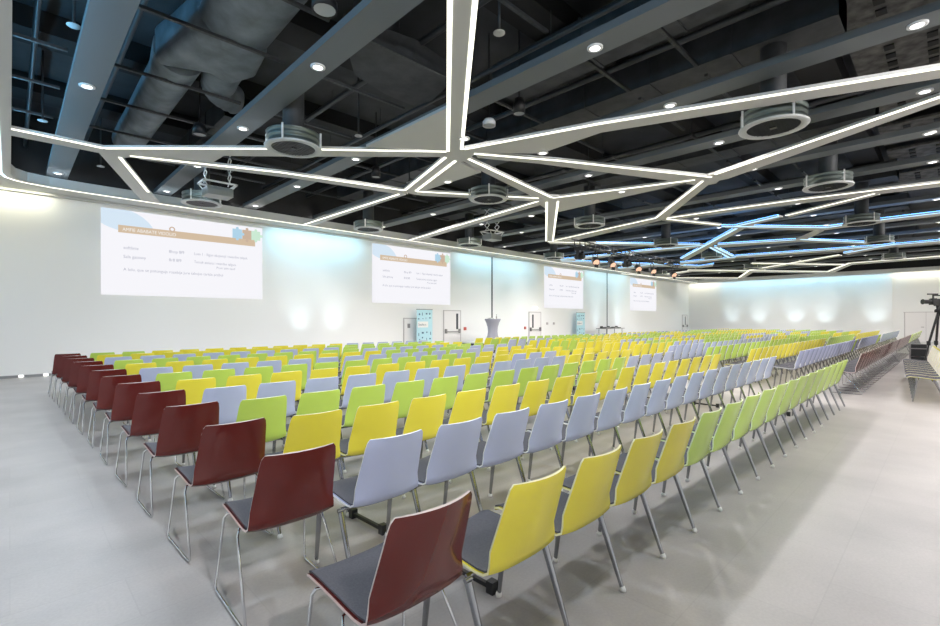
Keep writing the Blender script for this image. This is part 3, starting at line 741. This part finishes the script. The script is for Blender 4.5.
def slab_mesh(mb, rows, t, mi_in=0, mi_out=0, mi_rim=1, off=0.0):
    N = grid_normals(rows); n, m = len(rows), len(rows[0])
    sgn = 1 if N[3 if n > 3 else 0][m//2].z > 0 else -1
    A = [[rows[i][k]+N[i][k]*sgn*(off+t) for k in range(m)] for i in range(n)]
    B = [[rows[i][k]+N[i][k]*sgn*off for k in range(m)] for i in range(n)]
    va = [p for r in A for p in r]; vb = [p for r in B for p in r]
    q = [(i*m+k, i*m+k+1, (i+1)*m+k+1, (i+1)*m+k) for i in range(n-1) for k in range(m-1)]
    if sgn < 0: q = [f[::-1] for f in q]
    mb.add(va, q, mi_in, True)
    mb.add(vb, [f[::-1] for f in q], mi_out, True)
    ring = [(0, k) for k in range(m)]+[(i, m-1) for i in range(1, n)]+[(n-1, k) for k in range(m-2, -1, -1)]+[(i, 0) for i in range(n-2, 0, -1)]
    va = [A[i][k] for i, k in ring]; vb = [B[i][k] for i, k in ring]; L = len(ring)
    fs = [(k, (k+1) % L, L+(k+1) % L, L+k) for k in range(L)]
    if sgn > 0: fs = [f[::-1] for f in fs]
    mb.add(va+vb, fs, mi_rim)
ME = {}
for k in COL:
    b = MB(); slab_mesh(b, shell_grid(12, range(len(PROF))), .011, 0, 0, 1); ME['shell_'+k] = b.mesh('shell', [M[k], M[k+'_rim']])
b = MB(); slab_mesh(b, shell_grid(10, range(0, 9), .012), .008, 0, 0, 0, .0105); ME['pad'] = b.mesh('seat_pad', M['pad'])
b = MB(); slab_mesh(b, shell_grid(10, range(8, 15), .012), .008, 0, 0, 0, .0105); ME['glareback'] = b.mesh('glare_back', M['glare_cream'])  # thin pale sheet standing in for glare on the inner back
HX = .2735          # half the seat pitch: the shared legs stand in the gaps
def leg_mesh(top, foot, name):
    b = MB(); t = Vector(top); f = Vector(foot); d = (f-t)
    b.tube([t, t+d*.5, t+d*.97], [.0185, .016, .012], 8)
    b.tube([t+Vector((-.02, 0, .01)), t+Vector((.02, 0, .01))], .012, 6)
    return b.mesh(name, M['chrome_dark'])
ME['rear_leg'] = leg_mesh((0, -.07, .42), (0, -.23, 0), 'leg')
ME['front_leg'] = leg_mesh((0, .19, .425), (0, .245, 0), 'leg')
def glide_mesh(y):
    b = MB(); b.lathe([(.0, 0), (.017, 0), (.019, .012), (.012, .03), (0, .032)], 10, (0, y, 0)); return b.mesh('glide', M['glide'])
ME['rear_glide'] = glide_mesh(-.226); ME['front_glide'] = glide_mesh(.244)
b = MB(); b.tube([(-HX+.025, -.03, .418), (HX-.02, -.03, .418)], .011, 6); b.tube([(-HX+.025, .16, .432), (HX-.02, .16, .432)], .011, 6); b.box(HX-.035, HX-.015, -.08, .2, .41, .43)
ME['under'] = b.mesh('underframe', M['chrome_dark'])
b = MB(); b.box(HX-.035, HX+.022, .0, .03, .448, .462); b.box(HX-.035, HX+.022, .2, .225, .462, .476); ME['clip'] = b.mesh('linking_clip', M['glide'])
def sled_pts(s, wx):
    xs = s*.225
    return [(xs*.4, .22, .434), (xs, .245, .434), (s*.24, .252, .415), (s*wx, .258, .03), (s*wx, .235, .012), (s*wx, 0, .012), (s*wx, -.245, .012), (s*wx, -.272, .03), (s*.243, .0, .385), (s*.225, .03, .415), (xs*.4, .05, .425)]
for s_, k, wx in ((-1, 'sled_l', .285), (1, 'sled_r', .245), (-1, 'sled_ln', .262), (1, 'sled_rn', .262)):
    b = MB(); b.tube(sled_pts(s_, wx), .0078, 8); ME[k] = b.mesh('sled_leg', M['chrome'])
b = MB(); b.box(-.10, .10, .0, .24, .42, .43); ME['sled_brace'] = b.mesh('underframe', M['chrome'])

def part(name, me, root, x=0.0):
    o = bpy.data.objects.new(name, me); C.objects.link(o); o.parent = root; o.location = (x, 0, 0); return o
def make_chair(colour, first=False, detail=2, with_glare_back=False):
    r = empty('shell_chair', (0, 0, -50))
    part('shell', ME['shell_'+colour], r); part('seat_pad', ME['pad'], r)
    if with_glare_back: part('glare_back', ME['glareback'], r)
    part('underframe', ME['under'], r)
    for x in ((-HX, HX) if first else (HX,)):
        l1 = part('leg', ME['rear_leg'], r, x); l2 = part('leg', ME['front_leg'], r, x)
        if detail > 1: part('glide', ME['rear_glide'], l1); part('glide', ME['front_glide'], l2)
    if detail > 1: part('linking_clip', ME['clip'], r)
    return r
def make_sled(colour='maroon', narrow=False):
    r = empty('sled_base_chair', (0, 0, -50))
    part('shell', ME['shell_'+colour], r); part('seat_pad', ME['pad'], r)
    part('sled_leg', ME['sled_ln' if narrow else 'sled_l'], r); part('sled_leg', ME['sled_rn' if narrow else 'sled_r'], r); part('underframe', ME['sled_brace'], r)
    return r
PITCH = .547
ROW_Y = [1.55, 2.62, 3.60, 4.58, 5.56, 6.53, 7.47, 8.42, 9.40, 10.33, 11.26, 12.12, 12.95]
def seat_xy(row, block, i):
    """Centre of seat i (0 first) of a block in a row (0 = the rearmost row of the audience)."""
    x0 = {'A': 1.165, 'B': 12.95, 'C': 23.45, 'D': 31.6}[block]
    return x0+i*PITCH-.024*row*(1 if block == 'A' else 0), ROW_Y[row]
NUM = {'A': 18, 'B': 18, 'C': 13, 'D': 20}
BASE = ['yellow', 'grey', 'yellow', 'green', 'grey', 'yellow', 'green', 'grey', 'yellow', 'green', 'grey', 'yellow', 'yellow']
def colour(row, block, i):
    rr = random.Random(row*1000+ord(block)*77+i//5)
    if block == 'A':
        if i == 0: return 'maroon'
        if row == 0: return 'yellow' if i <= 4 else 'green'
        if row == 3 and i >= 14: return 'grey'
        if row == 4 and i >= 13: return 'yellow'
        if row == 5 and i >= 12: return ('grey' if i < 15 else 'yellow')
        if row == 6 and i >= 12: return 'yellow'
        if row == 12: return 'green' if i < 3 else ('yellow' if i < 12 else 'grey')
        if row >= 7 and i >= 10: return rr.choice(['yellow', 'green', 'grey', 'yellow'])
        return BASE[row]
    if block == 'B':
        if row == 0: return 'maroon'
        if row == 1: return 'green' if i == 16 else 'grey'
        if row in (2, 3, 4): return BASE[row]
        return rr.choice(['yellow', 'green', 'yellow', 'grey', 'green'])
    if row == 0: return 'maroon' if block == 'C' else 'green'
    if row == 1: return 'green' if (block == 'C' and i > 10) else 'grey'
    if row == 2: return 'green' if block == 'C' else 'yellow'
    return rr.choice(['yellow', 'green', 'yellow', 'grey', 'green'])
ROWN = ['rearmost row'] + ['%s row from the back' % ORD[k] for k in range(2, 14)]
CN = {'maroon': 'maroon', 'yellow': 'yellow', 'green': 'light green', 'grey': 'grey-blue'}
protos = {}
def get(colr, kind, first, detail):
    k = (colr, kind, first, detail)
    if k not in protos:
        protos[k] = make_sled(colr, first) if kind == 'sled' else make_chair(colr, first, detail)
        return protos[k], True
    return protos[k], False
# the chairs that show largest, each one a thing of its own; the rest as one object
seats = []
for row in range(13):
    for block in 'ABCD':
        for i in range(NUM[block]):
            x, y = seat_xy(row, block, i)
            seats.append((row, block, i, x, y))
def show_size(s):
    row, block, i, x, y = s
    d = x*math.cos(R(YAW))+y*math.sin(R(YAW))
    vis = 2.4 if row == 0 else 1.5 if (row == 1 or i == 0 and block == 'A') else 1.15 if row == 2 else 1.0
    return vis/d**2
seats.sort(key=show_size, reverse=True)
single, rest = seats[:288], seats[288:]
for row, block, i, x, y in single:
    c = colour(row, block, i)
    kind = 'sled' if c == 'maroon' else 'shell'
    near = math.hypot(x, y) < 8.5
    first = (block == 'A' and i == 1) or (block != 'A' and (i == 0 or kind == 'sled'))
    p, new = get(c, kind, first, 2 if near else 1)
    if new: o = p; o.location = (x, y, 0)
    else: o = dup(p, (x, y, 0))
    if block == 'A':
        if i == 0: lab = 'maroon sled-base chair at the side-aisle end of the %s' % ROWN[row]
        else: lab = '%s shell chair, %s from the maroon end chair, %s' % (CN[c], ORD[i], ROWN[row])
    elif block == 'B': lab = '%s chair beyond the cross aisle, %s from that aisle, %s' % (CN[c], ORD[i+1], ROWN[row])
    else: lab = '%s chair past the second gap, %s from that gap, %s' % (CN[c], ORD[i+1], ROWN[row])
    tag(o, lab, 'chair', ('maroon end chairs' if kind == 'sled' else 'linked shell chairs') + ' of the %s' % ROWN[row])
    # a slight irregularity in how they stand
    if kind == 'sled':
        if block == 'A':
            rr = random.Random(row*31+i); o.rotation_euler.z = R(rr.uniform(-1.5, 1.5)); o.location.x -= .012; o.location.y += .08 if row == 0 else .09
mats = ['maroon', 'yellow', 'green', 'grey']
far = MB()
lo = [0, 3, 6, 8, 10, 12, 15]
proto_grid = shell_grid(4, lo)
for row, block, i, x, y in rest:
    c = mats.index(colour(row, block, i)); tmp = MB()
    slab_mesh(tmp, proto_grid, .014, c, c, c+4)
    tmp.box(-.21, .21, -.08, .29, .468, .484, 8)
    for lx in ((-HX, HX) if i == 0 else (HX,)):
        tmp.tube([(lx, -.07, .42), (lx, -.23, 0)], .014, 4, 9); tmp.tube([(lx, .19, .42), (lx, .245, 0)], .012, 4, 9)
    n = len(far.v)
    far.v += [(v[0]+x, v[1]+y, v[2]) for v in tmp.v]
    far.f += [tuple(q+n for q in f) for f in tmp.f]; far.m += tmp.m; far.sm += tmp.sm
o = far.build('shell_chair_rows', [M[k] for k in mats]+[M[k+'_rim'] for k in mats]+[M['pad'], M['chrome_dark']])
tag(o, 'distant rows of coloured shell chairs toward the end wall', 'chairs', None, 'stuff')
# floor bars that keep the rows apart
for row in range(5):
    for i in (1, 14):
        x, y = seat_xy(row, 'A', i); x += HX; ln = ROW_Y[row+1]-.23-(ROW_Y[row]+.245)-.05
        b = MB(); b.box(-.012, .012, 0, ln, .02, .045); b.box(-.025, .025, 0, .05, 0, .07); b.box(-.025, .025, ln-.05, ln, 0, .07)
        o = b.build('row_spacer_bar', M['black'], None, (x, y+.27, 0)); o.rotation_euler.z = math.atan2(.024, 1.0)
        tag(o, 'black floor bar joining %s and %s, %s' % (ROWN[row].replace(' from the back', ''), ROWN[row+1], 'near the maroon chairs' if i == 1 else 'toward cross aisle'), 'row spacer', 'floor bars between the rows')
# the row of chairs turned aside at the aisle
ang = R(3.4)
used_p = None
for k in range(9):
    x = 12.6+k*.62*math.cos(ang); y = .27+k*.62*math.sin(ang)
    if used_p is None:
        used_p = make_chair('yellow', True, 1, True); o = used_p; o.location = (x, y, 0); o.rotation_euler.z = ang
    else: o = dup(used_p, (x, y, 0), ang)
    tag(o, 'yellow shell chair with glare-pale inner back in the aisle row, %s from its open end' % ORD[k+1], 'chair', 'yellow chairs in the separate aisle row')

# ------------------------------------------------------------------ camera crew corner
TX, TY = 18.5, .22
r = empty('camera_tripod', (TX, TY, 0), 0, 'black tripod carrying the video camera behind the aisle row of chairs', 'tripod')
for k, (dx, dy) in enumerate(((-.2, .36), (.6, .1), (.1, -.6))):
    b = MB(); b.tube([(0, 0, 1.83), (dx*.55, dy*.55, .9)], .028, 8); b.tube([(dx*.5, dy*.5, .95), (dx, dy, 0)], .018, 8)
    b.tube([(dx*.55, dy*.55, .98), (dx*.55, dy*.55, .86)], .045, 8); b.build('leg', M['black'], r)
b = MB(); b.lathe([(0, 1.78), (.09, 1.78), (.09, 1.85), (.05, 1.89), (.06, 1.96), (0, 1.96)], 14); b.build('fluid_head', M['black'], r)
b = MB(); b.tube([(0.05, 0, 1.89), (.25, -.15, 1.79), (.4, -.35, 1.65)], .014, 6); b.build('pan_bar', M['black'], r)
r = empty('video_camera', (TX, TY, 1.96), R(-48), 'black video camera on the tripod pointing at the audience', 'video camera')
b = MB(); b.box(-.2, .28, -.07, .07, .03, .2); b.box(-.1, .1, -.04, .04, 0, .03); b.box(.28, .42, -.06, .06, .05, .2); b.build('body', M['black'], r)
b = MB(); b.tube([(-.2, 0, .12), (-.40, 0, .12), (-.42, 0, .12)], [.055, .06, .075], 14); b.build('lens', M['black'], r)
b = MB(); b.box(-.16, .16, -.015, .015, .28, .31); b.box(-.16, -.13, -.015, .015, .2, .3); b.box(.13, .16, -.015, .015, .2, .3); b.build('handle', M['black'], r)
b = MB(); b.tube([(-.32, -.03, .33), (-.05, -.03, .33)], .022, 10); b.build('microphone', M['black'], r)
b = MB(); b.box(-.05, .02, .07, .2, .14, .22); b.build('viewfinder', M['black'], r)
for z, lab, h_ in ((0, 'black flight case beyond the tripod, the lower of two', .42), (.42, 'black flight case beyond the tripod, the one on top', .4)):
    r = empty('flight_case', (20.6, .68, z), 0, lab, 'flight case', 'flight cases by the tripod')
    b = MB(); b.box(-.3, .3, -.2, .2, 0.02, h_-.01); b.build('body', M['black'], r)
    b = MB()
    for sx in (-.3, .3):
        for sy in (-.2, .2): b.box(sx-.02, sx+.02, sy-.02, sy+.02, 0, h_)
    b.box(-.31, .31, -.21, .21, h_*.6, h_*.6+.03); b.build('metal_edge', M['bar'], r)
